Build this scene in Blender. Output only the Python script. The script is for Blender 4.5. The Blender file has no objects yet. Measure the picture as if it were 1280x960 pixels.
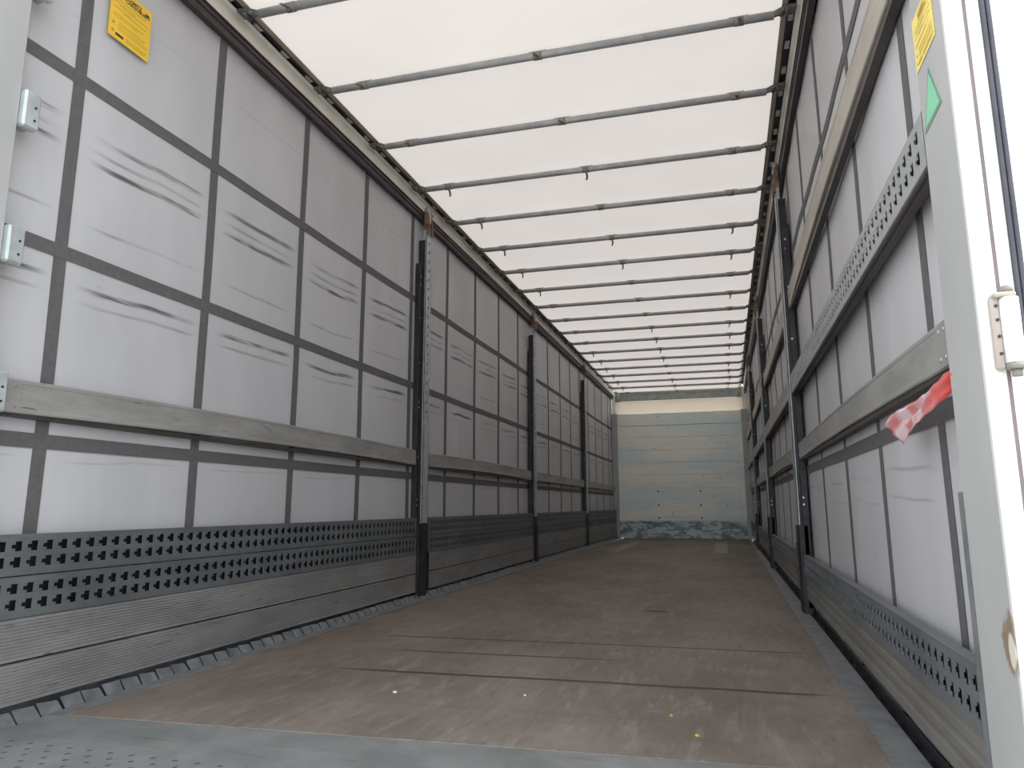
import bpy, math, random
from mathutils import Vector, Matrix
random.seed(7)
sc = bpy.context.scene
C = sc.collection
R = math.radians

# ---------------------------------------------------------------- camera
cam = bpy.data.cameras.new('camera'); camo = bpy.data.objects.new('camera', cam); C.objects.link(camo)
ya, pi_, ro, FPX = R(16.535), R(9.734), R(-0.146), 886.8
cam.sensor_width = 36; cam.lens = FPX / 1280 * 36; cam.clip_start = 0.02; cam.clip_end = 500
F = Vector((-math.sin(ya)*math.cos(pi_), math.cos(ya)*math.cos(pi_), math.sin(pi_)))
Rt = Vector((math.cos(ya), math.sin(ya), 0)); U = Rt.cross(F)
R2 = Rt*math.cos(ro) + U*math.sin(ro); U2 = -Rt*math.sin(ro) + U*math.cos(ro)
M = Matrix((R2, U2, -F)).transposed().to_4x4(); M.translation = Vector((0.806, -0.581, 0.617))
camo.matrix_world = M; sc.camera = camo

# ---------------------------------------------------------------- light
w = bpy.data.worlds.new('sky'); sc.world = w; w.use_nodes = True
bg = w.node_tree.nodes['Background']; bg.inputs[0].default_value = (0.89, 0.945, 1.0, 1); bg.inputs[1].default_value = 3.0
sun = bpy.data.lights.new('sun', 'SUN'); sun.energy = 5.0; sun.angle = R(1.5); sun.color = (1, .96, .9)
suno = bpy.data.objects.new('sun', sun); C.objects.link(suno)
suno.rotation_euler = Vector((0.62, -0.025, 0.78)).to_track_quat('Z', 'Y').to_euler()
sc.view_settings.view_transform = 'Standard'; sc.view_settings.look = 'None'
sc.view_settings.exposure = 0.0; sc.view_settings.gamma = 1; sc.view_settings.use_curve_mapping = False
try:
    sc.cycles.diffuse_bounces = 6; sc.cycles.max_bounces = 10
except Exception: pass

# ---------------------------------------------------------------- helpers
def link(o, parent=None):
    C.objects.link(o)
    if parent is not None: o.parent = parent
    return o
def tag(o, label=None, cat=None, group=None, kind=None):
    if label: o['label'] = label
    if cat: o['category'] = cat
    if group: o['group'] = group
    if kind: o['kind'] = kind
    return o
def empty(name, loc=(0, 0, 0), rz=0):
    o = bpy.data.objects.new(name, None); o.location = loc; o.rotation_euler.z = rz
    o.empty_display_size = .05; C.objects.link(o); return o

class MB:
    def __init__(s): s.v = []; s.f = []; s.sm = []
    def quad(s, a, b, c, d, smooth=False):
        n = len(s.v); s.v += [a, b, c, d]; s.f.append((n, n+1, n+2, n+3)); s.sm.append(smooth)
    def poly(s, pts):
        n = len(s.v); s.v += list(pts); s.f.append(tuple(range(n, n+len(pts)))); s.sm.append(False)
    def box(s, x0, x1, y0, y1, z0, z1, ch=0.0):
        x0, x1 = sorted((x0, x1)); y0, y1 = sorted((y0, y1)); z0, z1 = sorted((z0, z1))
        if ch <= 0:
            n = len(s.v)
            s.v += [(x0,y0,z0),(x1,y0,z0),(x1,y1,z0),(x0,y1,z0),(x0,y0,z1),(x1,y0,z1),(x1,y1,z1),(x0,y1,z1)]
            for f in ((0,3,2,1),(4,5,6,7),(0,1,5,4),(1,2,6,5),(2,3,7,6),(3,0,4,7)):
                s.f.append(tuple(n+i for i in f)); s.sm.append(False)
            return s
        # chamfered box: 3 profiles
        n = len(s.v); c = ch
        idx = {}
        def V(p):
            if p not in idx: idx[p] = len(s.v); s.v.append(p)
            return idx[p]
        X = (x0, x1); Y = (y0, y1); Z = (z0, z1); sg = (1, -1)
        P = {}
        for i in (0, 1):
            for j in (0, 1):
                for k in (0, 1):
                    P[i,j,k,'x'] = V((X[i], Y[j]+sg[j]*c, Z[k]+sg[k]*c))
                    P[i,j,k,'y'] = V((X[i]+sg[i]*c, Y[j], Z[k]+sg[k]*c))
                    P[i,j,k,'z'] = V((X[i]+sg[i]*c, Y[j]+sg[j]*c, Z[k]))
        def add(*q): s.f.append(tuple(q)); s.sm.append(False)
        for a in (0, 1):
            q = [P[a,j,k,'x'] for j, k in ((0,0),(1,0),(1,1),(0,1))]; add(*(q if a else q[::-1]))
            q = [P[i,a,k,'y'] for i, k in ((0,0),(1,0),(1,1),(0,1))]; add(*(q[::-1] if a else q))
            q = [P[i,j,a,'z'] for i, j in ((0,0),(1,0),(1,1),(0,1))]; add(*(q if a else q[::-1]))
            for b in (0, 1):
                add(P[0,a,b,'y'], P[1,a,b,'y'], P[1,a,b,'z'], P[0,a,b,'z'])
                add(P[a,0,b,'x'], P[a,1,b,'x'], P[a,1,b,'z'], P[a,0,b,'z'])
                add(P[a,b,0,'x'], P[a,b,1,'x'], P[a,b,1,'y'], P[a,b,0,'y'])
                for d in (0, 1): add(P[a,b,d,'x'], P[a,b,d,'y'], P[a,b,d,'z'])
        return s
    def tube(s, a, b, r, n=14, rz=None, cap=True):
        a = Vector(a); b = Vector(b); d = (b-a).normalized()
        u = d.orthogonal().normalized() if abs(d.z) > .9 else d.cross(Vector((0,0,1))).normalized(); v = d.cross(u)
        k = len(s.v); rz = rz or r
        for p in (a, b):
            for i in range(n):
                t = 2*math.pi*i/n; s.v.append(tuple(p + u*math.cos(t)*r + v*math.sin(t)*rz))
        for i in range(n):
            j = (i+1) % n; s.f.append((k+i, k+j, k+n+j, k+n+i)); s.sm.append(True)
        if cap:
            s.f.append(tuple(k+i for i in range(n))[::-1]); s.f.append(tuple(k+n+i for i in range(n))); s.sm += [False, False]
        return s
    def prism(s, prof, y0, y1, smooth=False):   # profile in (x,z), extruded along y
        k = len(s.v); n = len(prof)
        for y in (y0, y1):
            for x, z in prof: s.v.append((x, y, z))
        for i in range(n):
            j = (i+1) % n; s.f.append((k+i, k+j, k+n+j, k+n+i)); s.sm.append(smooth)
        s.f.append(tuple(k+i for i in range(n))[::-1]); s.f.append(tuple(k+n+i for i in range(n))); s.sm += [False]*2
        return s
    def build(s, name, mat, parent=None, recalc=True):
        me = bpy.data.meshes.new(name); me.from_pydata([tuple(p) for p in s.v], [], s.f)
        me.polygons.foreach_set('use_smooth', s.sm)
        me.materials.append(mat); me.update()
        if recalc:
            import bmesh
            bm = bmesh.new(); bm.from_mesh(me); bmesh.ops.recalc_face_normals(bm, faces=bm.faces); bm.to_mesh(me); bm.free()
        o = bpy.data.objects.new(name, me); return link(o, parent)

# ---- shader helpers
class NT:
    def __init__(s, name):
        s.m = bpy.data.materials.new(name); s.m.use_nodes = True; s.t = s.m.node_tree
        s.b = s.t.nodes['Principled BSDF']; s.out = s.t.nodes['Material Output']
        s.tc = s.t.nodes.new('ShaderNodeTexCoord')
    def n(s, typ, **k):
        nd = s.t.nodes.new(typ)
        for a, b in k.items(): setattr(nd, a, b)
        return nd
    def put(s, sock, v):
        if v is None: return
        if isinstance(v, bpy.types.NodeSocket): s.t.links.new(v, sock)
        else: sock.default_value = v
    def math(s, op, a, b=None, c=None, clamp=False):
        nd = s.n('ShaderNodeMath', operation=op, use_clamp=clamp)
        for i, v in enumerate((a, b, c)):
            if v is not None: s.put(nd.inputs[i], v)
        return nd.outputs[0]
    def xyz(s):
        if not hasattr(s, '_x'):
            g = s.n('ShaderNodeNewGeometry')
            nd = s.n('ShaderNodeSeparateXYZ'); s.t.links.new(g.outputs['Position'], nd.inputs[0]); s._x = nd.outputs; s._p = g.outputs['Position']
        return s._x
    def noise(s, scale, detail=3, rough=.55, stretch=(1, 1, 1), off=(0, 0, 0)):
        s.xyz()
        mp = s.n('ShaderNodeMapping'); s.t.links.new(s._p, mp.inputs[0]); mp.inputs['Scale'].default_value = stretch; mp.inputs['Location'].default_value = off
        nd = s.n('ShaderNodeTexNoise'); s.t.links.new(mp.outputs[0], nd.inputs['Vector'])
        nd.inputs['Scale'].default_value = scale; nd.inputs['Detail'].default_value = detail; nd.inputs['Roughness'].default_value = rough
        return nd.outputs[0]
    def ramp(s, v, lo, hi, a=0., b=1.):
        nd = s.n('ShaderNodeMapRange', interpolation_type='SMOOTHSTEP'); s.put(nd.inputs[0], v)
        for i, x in zip((1, 2, 3, 4), (lo, hi, a, b)): nd.inputs[i].default_value = x
        return nd.outputs[0]
    def mix(s, f, a, b):
        nd = s.n('ShaderNodeMix', data_type='RGBA'); s.put(nd.inputs[0], f)
        for i, v in ((6, a), (7, b)): s.put(nd.inputs[i], (*v, 1) if isinstance(v, tuple) and len(v) == 3 else v)
        return nd.outputs[2]
    def near(s, v, c, wdt):      # 1 within wdt of c, soft
        return s.ramp(s.math('ABSOLUTE', s.math('SUBTRACT', v, c)), wdt, wdt*.35)
    def done(s, col, rough=.6, metal=0., bump=None, bd=.002, spec=None):
        s.put(s.b.inputs['Base Color'], (*col, 1) if isinstance(col, tuple) and len(col) == 3 else col)
        s.put(s.b.inputs['Roughness'], rough); s.put(s.b.inputs['Metallic'], metal)
        if spec is not None: s.b.inputs['Specular IOR Level'].default_value = spec
        if bump is not None:
            nd = s.n('ShaderNodeBump'); s.put(nd.inputs['Height'], bump); nd.inputs['Distance'].default_value = bd; nd.inputs['Strength'].default_value = .7
            s.t.links.new(nd.outputs[0], s.b.inputs['Normal'])
        return s.m
def plain(name, col, rough=.5, metal=0., var=.12, scale=9, stretch=(1, 1, 1)):
    t = NT(name); n = t.noise(scale, 4, .6, stretch)
    c = t.mix(t.ramp(n, .3, .7), tuple(x*(1-var) for x in col), tuple(min(1, x*(1+var)) for x in col))
    return t.done(c, rough, metal)

# ---- materials
def curtain_mat(name, y0, ds, base, streaks):
    t = NT(name); x, y, z = t.xyz()
    n = t.noise(3.0, 4, .6, (1, 1, .35)); n2 = t.noise(60, 2, .5)
    col = t.mix(t.ramp(n, .3, .72), tuple(v*.93 for v in base), tuple(v*1.05 for v in base))
    fr = t.math('FRACT', t.math('DIVIDE', t.math('SUBTRACT', y, y0), ds))
    inside = t.math('MULTIPLY', t.ramp(fr, .07, .3), t.ramp(fr, .97, .8))
    wob = t.math('MULTIPLY', t.math('SUBTRACT', t.noise(2.2, 2, .5, (1, 1, .01)), .5), .05)
    zz = t.math('ADD', z, wob)
    tot = None
    for zc, wd, st in streaks:
        slope = t.math('MULTIPLY', fr, .018)
        m = t.near(t.math('SUBTRACT', zz, slope), zc, wd)
        m = t.math('MULTIPLY', t.math('MULTIPLY', m, inside), st)
        br = t.ramp(t.noise(2.2, 3, .7, (1, .8, 3), (0, zc*7, 0)), .30, .52)
        m = t.math('MULTIPLY', m, br)
        tot = m if tot is None else t.math('MAXIMUM', tot, m)
    fine = t.ramp(t.noise(12, 3, .7, (1, .18, 5)), .30, .58)
    tot = t.math('MULTIPLY', tot, fine)
    col = t.mix(tot, col, (.085, .08, .08))
    spots = t.ramp(t.noise(9, 4, .75, (1, .7, 1.6), (3, 1, 2)), .66, .76, 0, .22)
    col = t.mix(spots, col, (.16, .15, .14))
    return t.done(col, .42, 0, n2, .0006, .35)
ST = [(1.352, .014, 1.), (1.30, .009, .4), (1.58, .009, .4), (1.815, .015, .95), (1.912, .015, .85), (1.86, .010, .5), (2.45, .006, .2), (.76, .006, .25)]
m_curtL = curtain_mat('left curtain fabric', 1.156, .687, (.49, .485, .50), ST)
m_curtR = curtain_mat('right curtain fabric', 1.205, .68, (.50, .49, .505), [(.62, .006, .3), (.7, .008, .3), (1.85, .01, .25)])
m_strap = plain('grey webbing strap', (.105, .10, .10), .75, 0, .1, 40)
m_roof = bpy.data.materials.new('translucent roof tarpaulin'); m_roof.use_nodes = True
def roof_nodes():
    nt = m_roof.node_tree; nt.nodes.remove(nt.nodes['Principled BSDF'])
    tr = nt.nodes.new('ShaderNodeBsdfTranslucent'); df = nt.nodes.new('ShaderNodeBsdfDiffuse'); mx = nt.nodes.new('ShaderNodeMixShader')
    tc = nt.nodes.new('ShaderNodeTexCoord'); no = nt.nodes.new('ShaderNodeTexNoise'); no.inputs['Scale'].default_value = 2.2; no.inputs['Detail'].default_value = 5
    nt.links.new(tc.outputs['Object'], no.inputs['Vector'])
    cr = nt.nodes.new('ShaderNodeValToRGB'); cr.color_ramp.elements[0].position = .3; cr.color_ramp.elements[1].position = .7
    cr.color_ramp.elements[0].color = (.90, .82, .77, 1); cr.color_ramp.elements[1].color = (.95, .87, .82, 1)
    nt.links.new(no.outputs[0], cr.inputs[0]); nt.links.new(cr.outputs[0], tr.inputs[0]); df.inputs[0].default_value = (.72, .69, .66, 1)
    mx.inputs[0].default_value = .835
    nt.links.new(tr.outputs[0], mx.inputs[1]); nt.links.new(df.outputs[0], mx.inputs[2])
    nt.links.new(mx.outputs[0], nt.nodes['Material Output'].inputs[0])
roof_nodes()
def cream_mat():
    m = bpy.data.materials.new('cream front tarpaulin'); m.use_nodes = True
    nt = m.node_tree; nt.nodes.remove(nt.nodes['Principled BSDF'])
    tr = nt.nodes.new('ShaderNodeBsdfTranslucent'); df = nt.nodes.new('ShaderNodeBsdfDiffuse'); mx = nt.nodes.new('ShaderNodeMixShader')
    tr.inputs[0].default_value = (.94, .87, .80, 1); df.inputs[0].default_value = (.85, .80, .70, 1); mx.inputs[0].default_value = .64
    nt.links.new(tr.outputs[0], mx.inputs[1]); nt.links.new(df.outputs[0], mx.inputs[2]); nt.links.new(mx.outputs[0], nt.nodes['Material Output'].inputs[0])
    return m
m_cream = cream_mat()
def alu_mat(name, a, b, stain=.35):
    t = NT(name); n = t.noise(5, 5, .65, (1, .5, 2)); n2 = t.noise(22, 4, .7, (1, .35, 2.5), (4, 0, 0))
    c = t.mix(t.ramp(n, .3, .7), a, b); c = t.mix(t.ramp(n2, .6, .75, 0, stain), c, (.05, .045, .04))
    return t.done(c, .5, .25, n2, .0008)
m_slat = alu_mat('weathered aluminium slat', (.26, .255, .24), (.36, .35, .33), .7)
m_slatU = alu_mat('weathered pale slat', (.37, .335, .285), (.48, .44, .38), .35)
m_ribR = alu_mat('brown grey side board', (.15, .14, .125), (.21, .20, .18), .5)
m_rib = alu_mat('dull ribbed aluminium', (.225, .22, .215), (.31, .30, .29), .75)
m_perf = alu_mat('blue grey galvanised steel', (.10, .11, .118), (.15, .162, .168), .5)
m_perfR = alu_mat('galvanised steel board', (.30, .305, .305), (.38, .385, .38), .3)
m_dark = plain('black painted steel', (.022, .022, .026), .45, .2, .3)
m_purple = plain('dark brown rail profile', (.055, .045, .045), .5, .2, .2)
m_galv = plain('galvanised post steel', (.42, .46, .45), .45, .35, .15, 14)
m_galvd = plain('dull galvanised tube', (.36, .365, .365), .42, .15, .12, 14)
m_clip = plain('clip plastic and strap', (.22, .21, .19), .7, 0, .2, 30)
m_rivet = plain('bright rivet', (.6, .6, .6), .3, .8)
m_rust = plain('rusty orange bracket', (.20, .12, .075), .7, .2, .45, 25)
m_beige = plain('beige cant rail', (.76, .72, .64), .5, 0, .12, 4)
m_edge = plain('steel floor edge', (.20, .205, .21), .5, .35, .22, 12)
m_gut = plain('grey side rail sheet', (.15, .16, .17), .55, .3, .3, 10)
def post_mat():
    t = NT('pale grey painted post'); x, y, z = t.xyz()
    n = t.noise(4, 4, .6, (1, 1, .4)); c = t.mix(t.ramp(n, .3, .7), (.35, .352, .342), (.395, .395, .385))
    # worn paint low on the outer edge of the right post
    d = t.math('ADD', t.math('POWER', t.math('DIVIDE', t.math('SUBTRACT', y, .735), .03), 2), t.math('POWER', t.math('DIVIDE', t.math('SUBTRACT', z, .405), .05), 2))
    d = t.math('ADD', d, t.math('MULTIPLY', t.math('SUBTRACT', t.noise(30, 4, .7), .5), 2.5))
    right = t.math('GREATER_THAN', x, 0)
    c = t.mix(t.math('MULTIPLY', t.ramp(d, 1.2, .7), right), c, (.22, .17, .12))
    d2 = t.math('ADD', t.math('POWER', t.math('DIVIDE', t.math('SUBTRACT', y, .73), .015), 2), t.math('POWER', t.math('DIVIDE', t.math('SUBTRACT', z, .395), .03), 2))
    c = t.mix(t.math('MULTIPLY', t.ramp(d2, 1.0, .6), right), c, (.6, .55, .47))
    sp = t.ramp(t.noise(11, 4, .7, (1, 1, .6), (7, 0, 0)), .66, .74, 0, .35); c = t.mix(sp, c, (.25, .22, .18))
    return t.done(c, .45)
m_post = post_mat()
m_white = plain('white painted frame', (.80, .79, .77), .4, 0, .04, 5)
m_rubber = plain('dark rubber seal', (.05, .05, .065), .5, 0, .2)
def floor_mat():
    t = NT('worn brown plywood floor'); x, y, z = t.xyz()
    n1 = t.noise(1.6, 5, .65, (1, .5, 1)); n2 = t.noise(9, 5, .7, (2.0, .45, 1), (2, 5, 0)); n3 = t.noise(30, 3, .6, (1.5, .3, 1))
    c = t.mix(t.ramp(n1, .32, .68), (.118, .096, .078), (.195, .162, .138))
    c = t.mix(t.ramp(n2, .5, .68, 0, .5), c, (.25, .22, .195))
    c = t.mix(t.ramp(n3, .3, .5, .35, 0), c, (.08, .06, .05))
    sc1 = t.ramp(t.noise(16, 2, .5, (.25, 3.5, 1), (9, 3, 0)), .70, .73, 0, .35); c = t.mix(sc1, c, (.30, .26, .22))
    sc2 = t.ramp(t.noise(12, 2, .5, (3.5, .35, 1), (1, 3, 0)), .69, .73, 0, .45); c = t.mix(sc2, c, (.27, .235, .20))
    dry = t.ramp(t.noise(2.4, 4, .6, (1, 1, 1), (5, 5, 5)), .55, .75, 0, .45); c = t.mix(dry, c, (.20, .185, .175))
    # rust tinted scuffs along the left edge
    le = t.math('MULTIPLY', t.ramp(x, -.80, -1.05), t.ramp(t.noise(6, 4, .6, (3, .6, 1)), .5, .65, 0, .55)); c = t.mix(le, c, (.26, .15, .08))
    wob = t.math('MULTIPLY', t.math('SUBTRACT', t.noise(1.5, 3, .6, (1, .01, 1)), .5), .06)
    yy = t.math('SUBTRACT', t.math('ADD', y, wob), t.math('MULTIPLY', x, .05))
    tot = None
    for yc, wd, st, x0, x1 in ((2.03, .019, 1., -.75, 1.2), (2.41, .015, .95, -.70, .45), (2.73, .017, .85, -.9, 1.2), (3.55, .008, .35, -.4, .7), (4.5, .008, .35, -.6, .9), (5.6, .01, .35, -.8, .6), (7.2, .012, .3, -.8, .9), (1.62, .006, .2, -.5, .8)):
        m = t.math('MULTIPLY', t.near(yy, yc, wd), st)
        m = t.math('MULTIPLY', m, t.math('MULTIPLY', t.ramp(x, x0, x0+.25), t.ramp(x, x1, x1-.25)))
        tot = m if tot is None else t.math('MAXIMUM', tot, m)
    c = t.mix(tot, c, (.045, .033, .028))
    d = t.math('ADD', t.math('POWER', t.math('DIVIDE', t.math('SUBTRACT', x, .377), .075), 2), t.math('POWER', t.math('DIVIDE', t.math('SUBTRACT', y, 3.84), .035), 2))
    c = t.mix(t.ramp(d, 1.1, .7), c, (.02, .015, .013))
    h = t.math('SUBTRACT', t.math('MULTIPLY', n2, .3), tot)
    return t.done(c, .62, 0, h, .003, .35)
m_floor = floor_mat()
def sill_mat():
    t = NT('dimpled steel threshold'); x, y, z = t.xyz()
    n = t.noise(5, 5, .65); c = t.mix(t.ramp(n, .3, .7), (.17, .175, .17), (.245, .25, .245))
    px = t.math('DIVIDE', x, .0665); row = t.math('DIVIDE', y, .036); par = t.math('MULTIPLY', t.math('MODULO', t.math('FLOOR', row), 2), .5)
    fx = t.math('SUBTRACT', t.math('FRACT', t.math('ADD', t.math('ADD', px, 50), par)), .5); fy = t.math('SUBTRACT', t.math('FRACT', row), .5)
    d = t.math('SQRT', t.math('ADD', t.math('POWER', t.math('MULTIPLY', fx, .0665), 2), t.math('POWER', t.math('MULTIPLY', fy, .036), 2)))
    dot = t.math('MULTIPLY', t.ramp(d, .0085, .005), t.math('LESS_THAN', y, 1.02))
    c = t.mix(t.math('MULTIPLY', dot, .75), c, (.06, .06, .06))
    s = t.ramp(t.noise(14, 2, .5, (.25, 3.5, 1)), .66, .7, 0, .5); c = t.mix(s, c, (.12, .11, .10))
    return t.done(c, .5, .35, t.math('MULTIPLY', dot, -1.), .003)
m_sill = sill_mat()
def bulk_mat():
    t = NT('worn grey bulkhead boards'); x, y, z = t.xyz()
    n = t.noise(1.6, 4, .6, (.6, 1, 2.2)); c = t.mix(t.ramp(n, .4, .6), (.70, .80, .79), (.86, .85, .77))
    s = t.ramp(t.noise(10, 4, .7, (1, 1, 2)), .62, .70, 0, .55); c = t.mix(s, c, (.25, .26, .27))
    return t.done(c, .45)
m_bulk = bulk_mat()
def kick_mat():
    t = NT('scraped galvanised kick plate'); n = t.noise(5, 5, .75, (1, 1, 2.5))
    c = t.mix(t.ramp(n, .42, .58), (.14, .165, .165), (.44, .52, .52))
    return t.done(c, .45, .3)
m_kick = kick_mat()
m_pillar = plain('grey front pillar', (.36, .38, .375), .5, 0, .06)
m_beam = plain('grey green header beam', (.33, .36, .35), .5, .1, .15)
m_wear = plain('pale floor inlay', (.23, .20, .175), .6, 0, .15)
m_yel = plain('yellow sticker paper', (.80, .50, .03), .5, 0, .05)
m_yel2 = plain('sun bleached yellow sticker', (.80, .62, .16), .5, 0, .05)
m_ink = plain('black sticker print', (.05, .035, .015), .6)
m_ink2 = plain('faint sticker print', (.42, .27, .02), .6)
m_green = plain('green sticker face', (.20, .55, .33), .5, 0, .06)
m_greend = plain('dark green sticker border', (.16, .26, .20), .5)
def tape_mat():
    t = NT('red and white barrier film'); n = t.noise(26, 4, .6, (1, 1.2, 1.2)); x, y, z = t.xyz()
    s = t.math('SINE', t.math('MULTIPLY', t.math('ADD', y, z), 46)); f = t.math('ADD', t.math('MULTIPLY', s, .16), n)
    g = t.ramp(y, 1.08, .98)
    c = t.mix(t.ramp(f, .3, .66), (.58, .20, .20), (.66, .50, .52)); c = t.mix(t.math('MULTIPLY', g, .8), c, (.66, .05, .03))
    return t.done(c, .4)
m_tape = tape_mat()
m_ground = plain('pale concrete yard', (.42, .41, .39), .8, 0, .1, 1)
m_scrap = plain('white paper scrap', (.6, .57, .5), .8); m_leaf = plain('dry yellow leaf', (.45, .30, .06), .8)

# ================================================================ SETTING
YF = 13.35
XL, XR = -1.28, 1.28
Y0 = 0.80
def curt_x(side, y, z, bend=True):
    a = .003*math.sin(y*2.9+side)+.0015*math.sin(y*9.1+z*1.3+side*2)+.0015*math.sin(z*3.1+y*.7)
    return side*(1.28 + a)
def curtain(side, name, mat):
    mb = MB(); ys = [Y0 + (YF+.1-Y0)*i/160 for i in range(161)]; zs = [-.02 + 2.80*i/14 for i in range(15)]
    k = 0
    for th in (0, .004):
        for y in ys:
            for z in zs: mb.v.append((curt_x(side, y, z)+side*th, y, z))
    n = len(zs); N = len(ys)*n
    for i in range(len(ys)-1):
        for j in range(n-1):
            a = i*n+j; q = (a, a+n, a+n+1, a+1); mb.f.append(q); mb.sm.append(True); mb.f.append(tuple(v+N for v in q[::-1])); mb.sm.append(True)
    for i in range(len(ys)-1):
        for j in (0, n-1): a = i*n+j; mb.f.append((a, a+n, a+n+N, a+N)); mb.sm.append(False)
    return tag(mb.build(name, mat), kind='structure')
def strap_v(side, y, wd, z0, z1, parent):
    mb = MB(); nz = 30
    for i in range(nz+1):
        z = z0+(z1-z0)*i/nz; jx = .002*math.sin(z*5+y*3)
        for yy in (y-wd/2+jx, y+wd/2+jx): mb.v.append((curt_x(side, yy, z)-side*.0022, yy, z))
    for i in range(nz): mb.f.append((2*i, 2*i+1, 2*i+3, 2*i+2)); mb.sm.append(False)
    o = mb.build('vertical_strap', m_strap, parent)
    md = o.modifiers.new('thickness', 'SOLIDIFY'); md.thickness = .0012; md.offset = 0
def strap_h(side, z, wd, y0, y1, parent):
    mb = MB(); ny = 150
    for i in range(ny+1):
        y = y0+(y1-y0)*i/ny
        for zz in (z-wd/2, z+wd/2): mb.v.append((curt_x(side, y, zz)-side*.0028, y, zz))
    for i in range(ny): mb.f.append((2*i, 2*i+1, 2*i+3, 2*i+2)); mb.sm.append(False)
    o = mb.build('horizontal_strap', m_strap, parent)
    md = o.modifiers.new('thickness', 'SOLIDIFY'); md.thickness = .0012; md.offset = 0
wl = curtain(-1, 'wall_left', m_curtL); wr = curtain(1, 'wall_right', m_curtR)
for i in range(18):
    strap_v(-1, 1.156+.687*i, .047, -.01, 2.75, wl)
    if i < 18: strap_v(1, 1.205+.68*i, .046, -.01, 2.75, wr)
for z in (2.09, 1.457, .823): strap_h(-1, z, .047, Y0, YF, wl)
for z in (2.165, 1.46, .82): strap_h(1, z, .047, Y0, YF, wr)

# floor
mb = MB(); n = 8
mb.poly([(-1.13, 1.22, 0), (1.16, 1.37, 0), (1.17, YF, 0), (-1.10, YF, 0)])
mb.poly([(-1.13, 1.22, -.03), (-1.10, YF, -.03), (1.17, YF, -.03), (1.16, 1.37, -.03)])
mb.quad((-1.13, 1.22, -.03), (1.16, 1.37, -.03), (1.16, 1.37, 0), (-1.13, 1.22, 0))
tag(mb.build('floor', m_floor), kind='structure')
mb = MB()
mb.poly([(-1.185, .745, -.002), (1.24, .745, -.002), (1.24, 1.375, -.002), (-1.185, 1.215, -.002)])
mb.box(-1.185, 1.24, .70, .745, -.12, -.004)
mb.box(-1.185, 1.24, .745, 1.2, -.03, -.005)
o = tag(mb.build('steel_threshold_plate', m_sill), kind='structure')
mb = MB(); mb.box(-1.19, -1.13, 1.19, YF, -.05, .0015, .001); eo = mb.build('trim_1', m_edge); tag(eo, kind='structure')
mb = MB(); mb.poly([(1.155, 1.36, .0015), (1.245, 1.36, .0015), (1.215, YF, .0015), (1.165, YF, .0015)]); mb.poly([(1.245, 1.36, .0015), (1.245, 1.36, -.05), (1.215, YF, -.05), (1.215, YF, .0015)])
mb.quad((1.155, 1.36, .0015), (1.155, 1.36, -.03), (1.245, 1.36, -.03), (1.245, 1.36, .0015))
tag(mb.build('trim_2', m_edge), kind='structure')
# slotted side rails below the boards
mb = MB()
y = .8; k = 0
while y < YF:
    L_ = .078; tw = random.uniform(-.004, .004); a = random.uniform(-.005, .004)
    mb.v += [(-1.19, y, -.002+a), (-1.19, y+L_-.008, -.004), (-1.214, y+L_-.010+tw, .030+a), (-1.214, y-.002+tw, .033), (-1.19, y, -.006+a), (-1.19, y+L_-.008, -.008), (-1.218, y+L_-.010+tw, .030+a), (-1.218, y-.002+tw, .033)]
    b = len(mb.v)-8
    for f in ((0,1,2,3),(4,7,6,5),(0,4,5,1),(1,5,6,2),(2,6,7,3),(3,7,4,0)): mb.f.append(tuple(b+i for i in f)); mb.sm.append(False)
    y += L_; k += 1
mb.box(-1.262, -1.266, .8, YF, -.12, .05); mb.box(-1.262, -1.19, .8, YF, -.06, -.05)
tag(mb.build('trim_3', m_gut), kind='structure')
mb = MB(); mb.box(1.245, 1.30, .8, YF, -.08, -.07); mb.box(1.268, 1.272, .8, YF, -.12, .02)
y = .9
while y < YF: mb.box(1.246, 1.268, y, y+.006, -.07, -.012); y += .16
tag(mb.build('trim_4', m_dark), kind='structure')

# roof
mb = MB(); ny, nx = 96, 12
def rz(x, y):
    t = ((y-1.87) / .65) % 1
    return 2.868 - max(0, y-8)*.006 + .012*(math.sin(math.pi*t)) * (1-(x/1.2)**2)
for i in range(ny+1):
    for j in range(nx+1):
        y = .75+(YF+.05-.75)*i/ny; x = -1.19+2.38*j/nx; mb.v.append((x, y, rz(x, y)))
for i in range(ny):
    for j in range(nx): a = i*(nx+1)+j; mb.f.append((a, a+1, a+nx+2, a+nx+1)); mb.sm.append(True)
ro_ = tag(mb.build('ceiling', m_roof), kind='structure')
md = ro_.modifiers.new('fabric', 'SOLIDIFY'); md.thickness = .0008
# the solidify would double the translucent sheet, keep the cloth as one layer
ro_.modifiers.remove(md)

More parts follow.
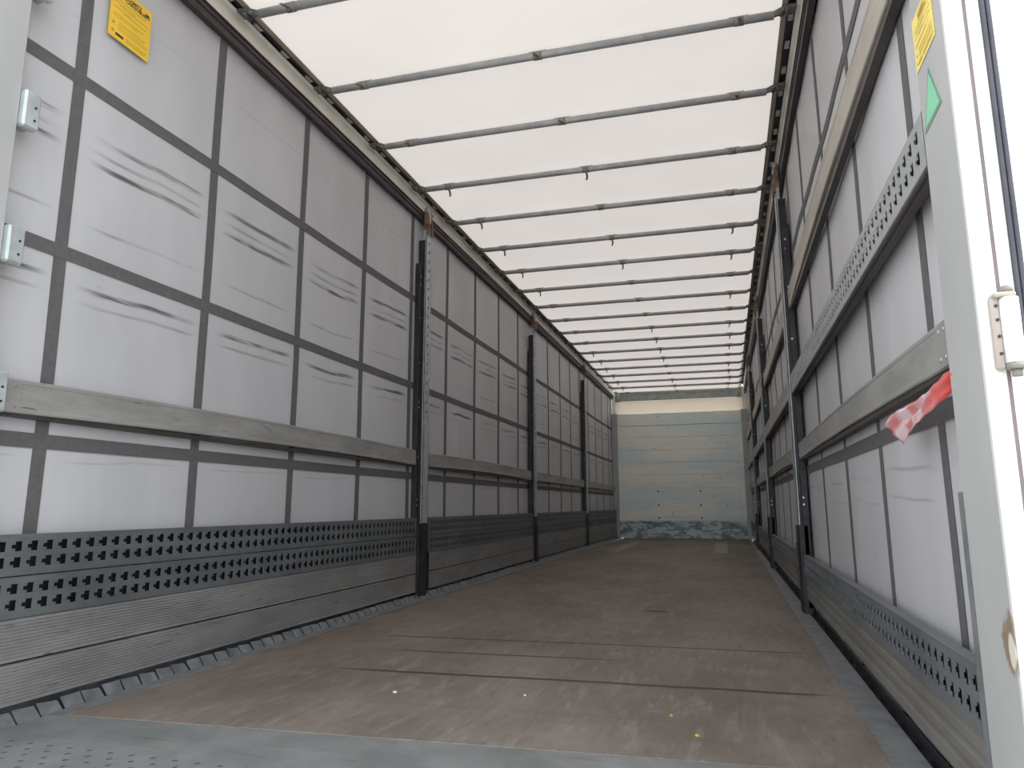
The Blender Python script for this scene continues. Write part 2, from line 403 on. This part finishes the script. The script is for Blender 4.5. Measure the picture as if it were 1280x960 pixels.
# cant rails
for side, nm in ((-1, 'trim_5'), (1, 'trim_6')):
    s = side
    root = tag(MB().prism([(s*1.24, 2.775), (s*1.24, 2.853), (s*1.228, 2.860), (s*1.228, 2.885), (s*1.31, 2.885), (s*1.31, 2.775)], .75, YF+.1).build(nm, m_beige), kind='structure')
    MB().prism([(s*1.247, 2.705), (s*1.243, 2.72), (s*1.25, 2.725), (s*1.25, 2.74), (s*1.242, 2.745), (s*1.242, 2.76), (s*1.25, 2.764), (s*1.238, 2.768), (s*1.238, 2.775), (s*1.31, 2.775), (s*1.31, 2.77), (s*1.275, 2.765), (s*1.275, 2.705)], .75, YF+.05).build('curtain_track', m_purple, root)
    b = MB().prism([(s*1.228, 2.862), (s*1.222, 2.862), (s*1.222, 2.872), (s*1.198, 2.872), (s*1.198, 2.857), (s*1.190, 2.857), (s*1.190, 2.885), (s*1.228, 2.885)], .75, YF)
    b.build('roof_track', m_dark, root)
    MB().box(s*1.166, s*1.190, .75, YF, 2.860, 2.8665).build('roof_hem', plain('hem %d' % s, (.30, .26, .20), .8), root)
    cb = MB(); y = 1.1
    while y < YF-.1:
        cb.box(s*1.199, s*1.221, y, y+.05, 2.860, 2.871); y += .2167
    tag(cb.build('track_roller', m_galvd, root), kind='stuff')

# front wall
fw = MB(); fw.box(-1.17, 1.17, YF, YF+.03, 0.0, 2.385); fw = tag(fw.build('wall_front', m_bulk), kind='structure')
zb = [.33, .385, .65, .93, 1.19, 1.42, 1.66, 1.90, 2.14]
for a, b in zip(zb[:-1], zb[1:]):
    MB().box(-1.10, 1.09, YF-.008, YF, a+.007, b-.007, .004).build('board', m_bulk, fw)
for x0, x1 in ((-1.165, -1.105), (1.095, 1.165)):
    MB().box(x0, x1, YF-.014, YF, .34, 2.14, .003).build('side_trim', m_bulk, fw)
MB().box(-1.165, 1.165, YF-.014, YF, 2.145, 2.38, .004).build('top_panel', m_bulk, fw)
MB().box(-1.165, 1.165, YF-.02, YF, 0, .325, .003).build('kick_plate', m_kick, fw)
for x in (-.42, .36):
    for z in (.38+.0, .62, .88):
        b = MB(); b.tube((x, YF-.012, z), (x, YF-.004, z), .017, 12); b.build('bolt_hole', m_dark, fw)
for s in (-1, 1):
    MB().box(s*1.165, s*1.275, YF-.06, YF+.06, 0, 2.39, .004).build('corner_pillar', m_pillar, fw)
MB().box(-1.24, 1.24, YF+.05, YF+.053, 2.34, 2.87).build('front_tarpaulin', m_cream, fw)
for s in (-1, 1): MB().box(s*1.19, s*1.33, YF+.102, YF+.125, -.15, 2.87).build('corner_skin', m_pillar, fw)
hb = MB(); hb.box(-1.09, 1.09, YF-.04, YF+.03, 2.645, 2.775, .006); hb.box(-1.09, 1.09, YF-.05, YF-.04, 2.76, 2.78); hb = hb.build('header_beam', m_beam, fw)
for s in (-1, 1):
    b = MB(); b.box(s*1.09, s*1.19, YF-.075, YF+.03, 2.63, 2.80, .008); b.box(s*1.12, s*1.17, YF-.09, YF-.075, 2.66, 2.74, .004); b.tube((s*1.145, YF-.1, 2.70), (s*1.145, YF-.08, 2.70), .014, 10)
    b.build('corner_casting', plain('greenish casting %d' % s, (.34, .44, .38), .6, .1, .3, 20), fw)

# rear posts and outer frame (stand at the opening)
def rear_post(side, ys, ye, name, label):
    s = side
    root = empty(name, (s*1.25, (ys+ye)/2, -.02)); tag(root, label, 'post')
    def P(o): o.location = -root.location; return o
    b = MB(); b.box(s*1.215, s*1.237, ys, ye, -.1, 2.86, .003); b.box(s*1.237, s*1.285, ys+.004, ye-.03, -.1, 2.86); P(b.build('inner_face', m_post, root))
    b = MB(); b.box(s*1.216, s*1.246, ys-.006, ys, -.1, 2.86, .002); b.box(s*1.252, s*1.272, ys-.006, ys, -.1, 2.86, .002); P(b.build('rear_flange', m_white, root))
    b = MB(); b.box(s*1.246, s*1.252, ys-.003, ys, -.1, 2.86); P(b.build('door_gap_seal', plain('mauve seal %d' % s, (.17, .135, .15), .6), root))
    b = MB(); b.box(s*1.272, s*1.2785, ys-.012, ys, -.1, 2.86, .002); b.box(s*1.2795, s*1.287, ys-.012, ys, -.1, 2.86, .002); b.box(s*1.286, s*1.287, ys, ys+.04, -.1, 2.86); P(b.build('rubber_seal', m_rubber, root))
    return root, P
rp, PR = rear_post(1, .715, .888, 'rear_post', 'pale grey painted rear post with stickers and a white hinge edge, on the right')
lp, PL = rear_post(-1, .715, .912, 'rear_post', 'pale grey rear post with four slat brackets, at the left edge')
b = MB(); b.box(1.217, 1.262, .889, .925, -.02, .64, .002); PR(b.build('guard_strip', m_edge, rp))
for z0, z1 in ((2.22, 2.34), (1.77, 1.893), (1.335, 1.452), (.89, 1.009)):
    b = MB(); b.prism([(0, 0), (1, 0)], 0, 1) if False else None
    b.box(-1.195, -1.225, .9125, .967, z0, z1, .006); b.box(-1.225, -1.262, .92, .962, z0+.01, z1-.01)
    br = PL(b.build('slat_bracket', m_galv, lp))
    for zz in (z0+.03, z0+.072):
        h = MB(); h.tube((-1.1955, .948, zz), (-1.1935, .948, zz), .004, 10); h.build('screw', m_dark, br)
# hinge on the right post
h = MB(); h.box(1.229, 1.243, .692, .7085, .826, .947, .004); h.box(1.231, 1.262, .680, .7085, .942, .950, .002); hg = PR(h.build('hinge', plain('hinge leaf', (.36, .31, .27), .5), rp))
h = MB(); h.tube((1.2535, .690, .836), (1.2535, .690, .941), .0135, 20); h.build('hinge_barrel', m_white, hg)
h = MB(); h.tube((1.2535, .690, .950), (1.2535, .690, .961), .0085, 14); h.build('pin_head', m_clip, hg)
h = MB(); h.tube((1.2535, .690, .8355), (1.2535, .690, .826), .0135, 14); h.tube((1.2535, .690, .826), (1.2535, .690, .815), .0075, 14); h.build('pin_nut', m_clip, hg)
for zz in (.852, .88, .907, .93):
    h = MB(); h.tube((1.2355, .6895, zz), (1.2355, .6925, zz), .0025, 8); h.build('screw', m_dark, hg)
# opened door leaf folded back along the outside
dr = MB(); dr.box(1.294, 1.316, .80, 2.0, -.1, 2.86, .003); tag(dr.build('door_1', m_white), kind='structure')
# rear header across the opening
hd = MB(); hd.box(-1.24, 1.24, .78, .90, 2.72, 2.87, .005); tag(hd.build('trim_7', m_post), kind='structure')
g = MB(); g.poly([(-60, -60, -1.2), (60, -60, -1.2), (60, 60, -1.2), (-60, 60, -1.2)]); tag(g.build('ground', m_ground), kind='structure')

# ================================================================ THINGS
PY = [4.06, 7.145, 10.245]
BAYS = [(.955, PY[0]-.1), (PY[0]+.105, PY[1]-.1), (PY[1]+.105, PY[2]-.1), (PY[2]+.105, YF-.065)]
BN = ['in the bay nearest the rear opening', 'in the second bay from the rear', 'in the third bay from the rear', 'in the bay before the bulkhead']

# side posts
def side_post(side, yc, idx):
    s = side; root = empty('side_post', (s*1.235, yc, 0))
    wh = ('nearest', 'middle', 'farthest')[idx]; sd = 'left' if s < 0 else 'right'
    tag(root, f'{wh} of the three steel side posts with black lower column, {sd} wall', 'post', f'side posts of the {sd} wall')
    def P(o): o.location = -root.location; return o
    # channel, open slots punched in its face
    ch = MB(); y0, y1 = yc-.045, yc+.055; xf = 1.212
    ch.box(s*xf, s*(xf+.004), y0, y0+.04, .45, 2.63); ch.box(s*xf, s*(xf+.004), y1-.04, y1, .45, 2.63)
    z = .45
    while z < 2.60:
        gap = .012 if z > 1.3 else .0
        if z < 1.2: ch.box(s*xf, s*(xf+.004), y0+.04, y1-.04, z, z+.07)
        else: ch.box(s*xf, s*(xf+.004), y0+.04, y1-.04, z, z+.045)
        z += .07
    ch.box(s*xf, s*1.235, y0, y0+.004, .50, 2.63); ch.box(s*xf, s*1.235, y1-.004, y1, .50, 2.63)
    P(ch.build('post_channel', m_galv, root))
    bk = MB(); bk.box(s*1.222, s*1.268, yc-.05, yc+.05, .3, 2.55); P(bk.build('post_core', m_dark, root))
    for q, (a, b_) in enumerate(((yc-.095, yc-.05), (yc+.058, yc+.085))):
        g_ = MB(); g_.box(s*1.236, s*1.272, a, b_, .03, 2.36, .002); gp = P(g_.build('guide_plate', m_dark, root))
        for z in (.62, .66, .95, 1.30, 1.34, 1.62, 1.95, 2.20, 2.26):
            rv = MB()
            if s < 0: rv.tube((s*1.237, (a+b_)/2-.006, z), (s*1.233, (a+b_)/2-.006, z), .005, 8)
            else: rv.tube((s*1.245, a+.001, z), (s*1.245, a-.003, z), .006, 8)
            if q == 0: rv.build('rivet', m_rivet, gp)
    bs = MB(); bs.box(s*1.206, s*1.262, yc-.095, yc+.055, .0, .50, .004); bs.box(s*1.201, s*1.206, yc-.065, yc+.03, .005, .50, .002); bs.box(s*1.196, s*1.206, yc-.015, yc-.005, .3, .40, .002)
    P(bs.build('lower_column', m_dark, root))
    for z in (2.12, 1.50, .94):
        for a in (yc-.098, yc+.058):
            k = MB(); k.box(s*1.238, s*1.262, a, a+.045, z-.12, z+.10, .005); P(k.build('slat_pocket', m_dark, root))
    tb = MB(); tb.prism([(s*1.200, 2.60), (s*1.200, 2.70), (s*1.215, 2.79), (s*1.238, 2.80), (s*1.238, 2.62)], yc-.035, yc-.012)
    tb.prism([(s*1.200, 2.60), (s*1.200, 2.70), (s*1.215, 2.79), (s*1.238, 2.80), (s*1.238, 2.62)], yc+.022, yc+.045)
    P(tb.build('top_bracket', m_rust, root))
    ho = MB(); ho.box(s*1.208, s*1.238, yc-.02, yc+.03, 2.70, 2.82, .004); ho.tube((s*1.215, yc-.05, 2.78), (s*1.215, yc+.06, 2.78), .010, 10); P(ho.build('roller_hanger', m_galvd, root))
    return root
for i, y in enumerate(PY):
    side_post(-1, y, i); side_post(1, y, i)

# slats
def slat(side, y0, y1, z0, z1, mat, label, group, dip=0.0, th=.027):
    s = side; root = empty('aluminium_lath', (s*1.254, (y0+y1)/2, z0)); tag(root, label, 'lath', group)
    L = y1-y0; o_ = -root.location
    b = MB(); n = 10; prof0 = [(0, 0), (0, z1-z0), (th, z1-z0), (th, 0)]
    c = .003; H = z1-z0
    prof = [(0, c), (.0, H*.12), (.0012, H*.14), (.0012, H*.86), (0, H*.88), (0, H-c), (c, H), (th-c, H), (th, H-c), (th, c), (th-c, 0), (c, 0)]
    for i in range(n+1):
        t = i/n; y = y0+.004+(L-.008)*t; dz = dip*4*t*(1-t)
        for x, z in prof: b.v.append((s*(1.24+x), y, z0+z+dz))
    m = len(prof)
    for i in range(n):
        for j in range(m): k = (j+1) % m; b.f.append((i*m+j, i*m+k, (i+1)*m+k, (i+1)*m+j)); b.sm.append(False)
    b.f.append(tuple(range(m))); b.f.append(tuple(n*m+j for j in range(m))); b.sm += [False]*2
    q = b.build('slat_profile', mat, root); q.location = o_
    e = MB(); e.box(s*1.246, s*(1.24+th+.004), y0+.004, y1-.004, z0-.010, z0+.0015+dip*.3); q = e.build('underside_shade', m_purple, root); q.location = o_  # dark brown strip added under the lath, its colour standing in for underside shade
    for (a, c_) in ((y0, y0+.075), (y1-.075, y1)):
        e = MB(); e.box(s*1.2385, s*1.2395, a, c_, z0+.003, z1-.003); pl_ = e.build('end_fitting', mat, root); pl_.location = o_
        if y0 < 1 or a == y0:
            for yy in (a+.022, a+.056):
                for zz in (z0+.02, z1-.02):
                    r_ = MB(); r_.tube((s*1.2385, yy, zz), (s*1.236, yy, zz), .005, 8); r_.build('rivet', m_rivet, pl_)
    return root
# perforated boards
def perf_sheet(b, s, y0, y1, ztop, xf, sc_=1.0):
    P = .0515; n = int((y1-y0-.02)/P); off = (y1-y0-n*P)/2
    yc = [0, .007, .019, .041, P]; zc = [0, -.0185, -.028, -.040, -.0485, -.0665, -.077, -.089, -.0975, -.12]
    zc = [v*sc_ for v in zc]
    cells = [(y0, y0+off, None)]
    def hole(i, j):
        if i == 2: return j in (1, 2, 3, 5, 6, 7)
        if i == 1: return j in (2, 6)
        return False
    if s > 0:   # arms point the other way
        yc = [0, P-.041, P-.019, P-.007, P]
        def hole(i, j):
            if i == 1: return j in (1, 2, 3, 5, 6, 7)
            if i == 2: return j in (2, 6)
            return False
    D = .003
    b.quad((s*xf, y0, ztop), (s*xf, y0+off, ztop), (s*xf, y0+off, ztop+zc[-1]), (s*xf, y0, ztop+zc[-1]))
    b.quad((s*xf, y1-off, ztop), (s*xf, y1, ztop), (s*xf, y1, ztop+zc[-1]), (s*xf, y1-off, ztop+zc[-1]))
    for c in range(n):
        yb = y0+off+c*P
        for i in range(4):
            a, e = yb+yc[i], yb+yc[i+1]
            for j in range(9):
                t, u = ztop+zc[j], ztop+zc[j+1]
                if not hole(i, j): b.quad((s*xf, a, t), (s*xf, e, t), (s*xf, e, u), (s*xf, a, u)); continue
                if not hole(i-1, j): b.quad((s*xf, a, t), (s*xf, a, u), (s*(xf+D), a, u), (s*(xf+D), a, t))
                if not hole(i+1, j): b.quad((s*xf, e, t), (s*xf, e, u), (s*(xf+D), e, u), (s*(xf+D), e, t))
                if not hole(i, j-1): b.quad((s*xf, a, t), (s*xf, e, t), (s*(xf+D), e, t), (s*(xf+D), a, t))
                if not hole(i, j+1): b.quad((s*xf, a, u), (s*xf, e, u), (s*(xf+D), e, u), (s*(xf+D), a, u))
def perf_board(side, y0, y1, ztop, mat, label, group, xf=1.22, H=.12, flange=False, th=.03):
    s = side; root = empty('perforated_board', (s*(xf+.015), (y0+y1)/2, ztop-H)); tag(root, label, 'board', group); o_ = -root.location
    y0 += .003; y1 -= .003
    b = MB(); perf_sheet(b, s, y0, y1, ztop-.002, xf, (H-.004)/.12)
    q = b.build('perforated_face', mat, root); q.location = o_
    b = MB(); b.box(s*xf, s*(xf+th), y0, y1, ztop-.002, ztop, .0005); b.box(s*xf, s*(xf+th), y0, y1, ztop-H, ztop-H+.002, .0005)
    b.box(s*xf, s*(xf+th), y0, y0+.003, ztop-H, ztop); b.box(s*xf, s*(xf+th), y1-.003, y1, ztop-H, ztop)
    q = b.build('edge_flange', mat, root); q.location = o_
    b = MB(); b.box(s*(xf+th-.004), s*(xf+th), y0+.003, y1-.003, ztop-H+.002, ztop-.002)
    q = b.build('back_plate', m_dark, root); q.location = o_
    if flange:
        b = MB(); b.box(s*(xf+.004), s*(xf+th), y0, y1, ztop-H-.006, ztop-H); b.box(s*(xf+.012), s*(xf+.018), y0, y1, ztop-H-.010, ztop-H-.006)
        q = b.build('lower_channel', m_purple, root); q.location = o_
    return root
def rib_board(side, y0, y1, z0, z1, label, group, xf=1.22, n=12, mat=None):
    s = side; H = z1-z0; c = .003
    root = empty('ribbed_board', (s*(xf+.012), (y0+y1)/2, z0)); tag(root, label, 'board', group); o_ = -root.location
    prof = [(s*xf, z0+.002)]; 
    for i in range(n):
        a = z0+.004+(H-.008)*i/n; st = (H-.008)/n
        prof += [(s*xf, a+st*.1), (s*xf, a+st*.55), (s*(xf+.003), a+st*.68), (s*(xf+.003), a+st*.95)]
    prof += [(s*xf, z1-.002), (s*(xf+.025), z1-.002), (s*(xf+.025), z0+.002)]
    q = MB().prism(prof, y0+.003, y1-.003).build('ribbed_profile', mat or m_rib, root); q.location = o_
    for a, e in ((y0+.001, y0+.004), (y1-.004, y1-.001)):
        q = MB().box(s*(xf+.001), s*(xf+.025), a, e, z0+.002, z1-.002).build('end_cap', m_dark, root); q.location = o_
    return root

for i, (a, b_) in enumerate(BAYS):
    w_ = BN[i]
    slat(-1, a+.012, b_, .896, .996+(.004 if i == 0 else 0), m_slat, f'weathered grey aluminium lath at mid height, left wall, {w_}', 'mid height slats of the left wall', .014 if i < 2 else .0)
    perf_board(-1, a+.01, b_, .536, m_perf, f'upper perforated dark steel board, left wall, {w_}', 'perforated boards of the left wall')
    perf_board(-1, a+.01, b_, .4125, m_perf, f'lower perforated dark steel board, left wall, {w_}', 'perforated boards of the left wall')
    rib_board(-1, a+.01, b_, .168, .293, f'upper ribbed board, left wall, {w_}', 'ribbed boards of the left wall')
    rib_board(-1, a+.01, b_, .045, .166, f'lowest ribbed board, left wall, {w_}', 'ribbed boards of the left wall')
    ra = .90 if i == 0 else a
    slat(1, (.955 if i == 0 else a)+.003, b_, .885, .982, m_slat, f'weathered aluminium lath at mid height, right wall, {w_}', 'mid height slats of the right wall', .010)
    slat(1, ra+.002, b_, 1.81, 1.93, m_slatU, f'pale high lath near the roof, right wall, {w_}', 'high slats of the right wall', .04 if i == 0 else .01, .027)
    perf_board(1, ra+.002, b_, 1.393, m_perfR, f'perforated steel board between two laths, right wall, {w_}', 'perforated boards at chest height of the right wall', flange=True, H=.115, th=.036)
    perf_board(1, ra+.002, b_, .333, m_perf, f'low perforated steel board near the floor, right wall, {w_}', 'low perforated boards of the right wall', xf=1.222)
    rib_board(1, ra+.002, b_, .085, .211, f'plain grey board beside floor gap, right wall, {w_}', 'ribbed boards of the right wall', xf=1.228, n=3, mat=m_ribR)

# roof bows
def bow(i):
    y = 1.872+.636*i; z = 2.832-max(0, y-8)*.006
    root = empty('roof_bow', (0, y+.03, z), R(1.3+.02*i)); 
    tag(root, f'galvanised roof bow tube with three clips under white roof, number {i+1} counted from the rear' if False else None, 'roof bow', 'roof bows under the white tarpaulin')
    b = MB(); b.tube((-1.12, 0, 0), (1.13, 0, 0), .0185, 16, .0195); b.build('tube', m_galvd, root)
    b = MB(); b.tube((-1.05, 0, 0), (-1.13, 0, 0), .0125, 10); b.tube((1.09, 0, 0), (1.14, 0, 0), .0125, 10)
    for s in (-1, 1):
        e = MB(); e.prism([(s*1.12, -.012), (s*1.12, .012), (s*1.16, .030), (s*1.20, .030), (s*1.20, .012), (s*1.16, -.002)], -.006, .006)
        e.tube((s*1.165, -.022, .010), (s*1.165, .022, .010), .011, 10); e.box(s*1.175, s*1.222, -.030, .030, .008, .026, .003); e.tube((s*1.185, -.03, .0), (s*1.185, .03, .0), .007, 8)
        e.build('end_bracket', plainb, root)
    for k, x in enumerate((-.945, .012, .965)):
        c = MB(); x += random.uniform(-.012, .012)
        c.tube((x-.022, 0, 0), (x+.022, 0, 0), .0205, 14, .0225); c.box(x-.045, x+.045, -.004, .004, .018, .024)
        cl = c.build('clip', m_clip, root)
        t = MB(); up_ = (i, k) in ((0, 0), (1, 0), (1, 1), (2, 0), (2, 1), (4, 2)) or random.random() < .3
        d = (-.075 if up_ else .05); dz = -.012 if up_ else -.03
        # small loose strap tongue bent out of the clip
        pts = [(0, .0, -.020), (.004, d*.35, -.024+dz*.2), (.002, d*.7, -.026+dz*.5), (-.006, d, -.022+dz)]
        for (p, q) in zip(pts[:-1], pts[1:]):
            t.v += [(x+p[0]-.007, p[1], p[2]), (x+p[0]+.007, p[1], p[2]), (x+q[0]+.007, q[1], q[2]), (x+q[0]-.007, q[1], q[2])]
            n_ = len(t.v)-4; t.f.append((n_, n_+1, n_+2, n_+3)); t.sm.append(True)
        st = t.build('strap_tongue', m_clip, cl); md_ = st.modifiers.new('t', 'SOLIDIFY'); md_.thickness = .002
    return root
plainb = plain('dark bracket steel', (.14, .14, .13), .5, .4, .3, 30)
ORD = ['first', 'second', 'third', 'fourth', 'fifth', 'sixth', 'seventh', 'eighth', 'ninth', 'tenth', 'eleventh', 'twelfth', 'thirteenth', 'fourteenth', 'fifteenth', 'sixteenth', 'seventeenth', 'eighteenth', 'last']
for i in range(19):
    r_ = bow(i)
    r_['label'] = (f'grey roof bow tube with clips, {ORD[i]} one counted from the rear opening' if i < 18 else 'grey roof bow tube with clips, closest to the front header beam')

# stickers -----------------------------------------------------------
def text_mesh(body, size, name, mat, parent, mw, bold=.0):
    cu = bpy.data.curves.new(name, 'FONT'); cu.body = body; cu.size = size; cu.extrude = .00015; cu.offset = bold; cu.space_line = .8
    to = bpy.data.objects.new('tmp', cu); C.objects.link(to)
    dg = bpy.context.evaluated_depsgraph_get(); me = bpy.data.meshes.new_from_object(to.evaluated_get(dg)); me.materials.clear(); me.materials.append(mat); me.name = name
    bpy.data.objects.remove(to); o = bpy.data.objects.new(name, me); C.objects.link(o); o.parent = parent; o.matrix_local = mw; return o
def sticker(name, label, origin, right, up, w_, h_, mat, ink, ink2):
    # origin = lower left corner; local x right, y up, z towards the viewer
    n_ = Vector(right).cross(Vector(up)); Mx = Matrix((Vector(right), Vector(up), n_)).transposed().to_4x4(); Mx.translation = Vector(origin)
    root = bpy.data.objects.new(name, None); C.objects.link(root); root.matrix_world = Mx; tag(root, label, 'sticker')
    MB().box(0, w_, 0, h_, 0, .0006).build('paper', mat, root)
    text_mesh('SCHMITZ\nCARGOBULL', h_*.085, 'lettering', ink, root, Matrix.Translation((w_*.33, h_*.86, .0009)), .0006)
    b = MB(); e = [(0,0),(0,.5),(.15,.8),(.05,1.1),(.12,1.15),(.28,.9),(.45,1.0),(.8,.98),(1,.75),(1,0),(.8,0),(.78,.35),(.45,.35),(.4,0),(.25,0),(.2,.4)]
    b.poly([(w_*.82+x*w_*.12, h_*.80+y*h_*.09, .0009) for x, y in e]); b.build('animal_logo', ink, root)
    for k, (x0, x1, y) in enumerate(((.08,.86,.74),(.08,.60,.68),(.20,.92,.64),(.08,.5,.58),(.30,.88,.55),(.08,.82,.46),(.08,.7,.42),(.22,.92,.33),(.22,.86,.29),(.22,.95,.24),(.22,.93,.20),(.42,.95,.13),(.42,.95,.10),(.42,.90,.07))):
        MB().box(w_*x0, w_*x1, h_*(y-.006), h_*(y+.006), .0006, .0009).build('text_line', ink2, root)
    MB().box(w_*.17, w_*.36, h_*.07, h_*.12, .0006, .001).build('stamp', ink, root)
    for yy in (.27, .12):
        c_ = MB(); c_.tube((w_*.10, h_*yy, .0005), (w_*.10, h_*yy, .0009), h_*.028, 16); c_.build('round_mark', ink2, root)
    return root
sticker('sticker', 'yellow notice sticker on the left curtain near the rear', (-1.2685, 1.236, 2.322), (0, 1, 0), (0, 0, 1), .19, .215, m_yel, m_ink, m_ink2)
sticker('sticker', 'pale yellow notice sticker high on the right rear post', (1.2143, .883, 1.461), (0, -1, 0), (0, 0, 1), .127, .112, m_yel2, m_ink2, m_ink2)
gs = empty('sticker', (1.2143, .83, 1.37)); tag(gs, 'green triangular arrow sticker below the yellow one on right rear post', 'sticker')
def tri(cy, cz, k, off):
    P_ = [(.816, 1.433), (.762, 1.331), (.873, 1.326)]
    my = sum(p[0] for p in P_)/3; mz = sum(p[1] for p in P_)/3
    b = MB(); A = [(-.0004-off, my+(p[0]-my)*k-.83, mz+(p[1]-mz)*k-1.37) for p in P_]; Bk = [(0.0004-off, p[1], p[2]) for p in A]
    b.poly(A); b.poly(Bk[::-1])
    for i in range(3): j = (i+1) % 3; b.quad(A[i], A[j], Bk[j], Bk[i])
    return b
tri(0, 0, 1, 0).build('border', m_greend, gs); tri(0, 0, .8, .0006).build('face', m_green, gs)

# barrier tape
def tape():
    mb = MB(); n, m = 36, 8
    for i in range(n+1):
        t = i/n
        y = .87+.50*t; zc = .848-.055*t + .003*math.sin(t*9); wd = .034+.040*t**1.5
        for j in range(m+1):
            q = j/m-.5
            x = 1.222 - .006*math.sin(t*7+q*5) - .004*math.sin(q*14+t*4) - .010*t
            mb.v.append((x, y+q*.13*t, zc+q*wd+.0015*math.sin(t*40+q*7)))
    for i in range(n):
        for j in range(m): a = i*(m+1)+j; mb.f.append((a, a+1, a+m+2, a+m+1)); mb.sm.append(True)
    o = mb.build('barrier_tape', m_tape); md = o.modifiers.new('t', 'SOLIDIFY'); md.thickness = .0008
    tag(o, 'crumpled red and white barrier tape hanging behind the right rear post', 'tape')
tape()
# inlays in the floor at the front
for x0, x1, lb in ((-.77, -.60, 'left of the two pale strips set in the floor before the bulkhead'), (.615, .80, 'right of the two pale strips set in the floor before the bulkhead')):
    b = MB(); b.box(x0, x1, 9.2, 12.0, .0, .003, .001); tag(b.build('floor_strip', m_wear), lb, 'floor strip', 'pale floor strips')
# litter
def litter(name, lab, cat, x, y, mat, sz):
    b = MB(); n = 7; k = len(b.v)
    pts = [(x+sz*(.6+.4*random.random())*math.cos(2*math.pi*i/n)*1.5, y+sz*(.6+.4*random.random())*math.sin(2*math.pi*i/n), .002+.004*random.random()) for i in range(n)]
    b.v.append((x, y, .007))
    for p in pts: b.v.append(p)
    for i in range(n): b.f.append((0, 1+i, 1+(i+1) % n)); b.sm.append(False)
    for p in pts: b.v.append((p[0], p[1], .0005))
    b.f.append(tuple(range(n+1, 2*n+1))[::-1]); b.sm.append(False)
    for i in range(n): j = (i+1) % n; b.f.append((1+i, n+1+i, n+1+j, 1+j)); b.sm.append(False)
    tag(b.build(name, mat), lab, cat)
for a in (('dry_leaf', 'tiny yellow dry leaf bit on the floor toward the right', 'leaf', .62, 1.70, m_leaf, .005),
          ('dry_leaf', 'tiny yellow dry leaf bit nearest the right floor edge', 'leaf', .70, 1.53, m_leaf, .005),
          ('paper_scrap', 'tiny white paper scrap on the floor, farther of the two', 'scrap', .14, 1.80, m_scrap, .004),
          ('paper_scrap', 'tiny white paper scrap near the steel threshold plate', 'scrap', -.29, 1.72, m_scrap, .006)):
    litter(*a)
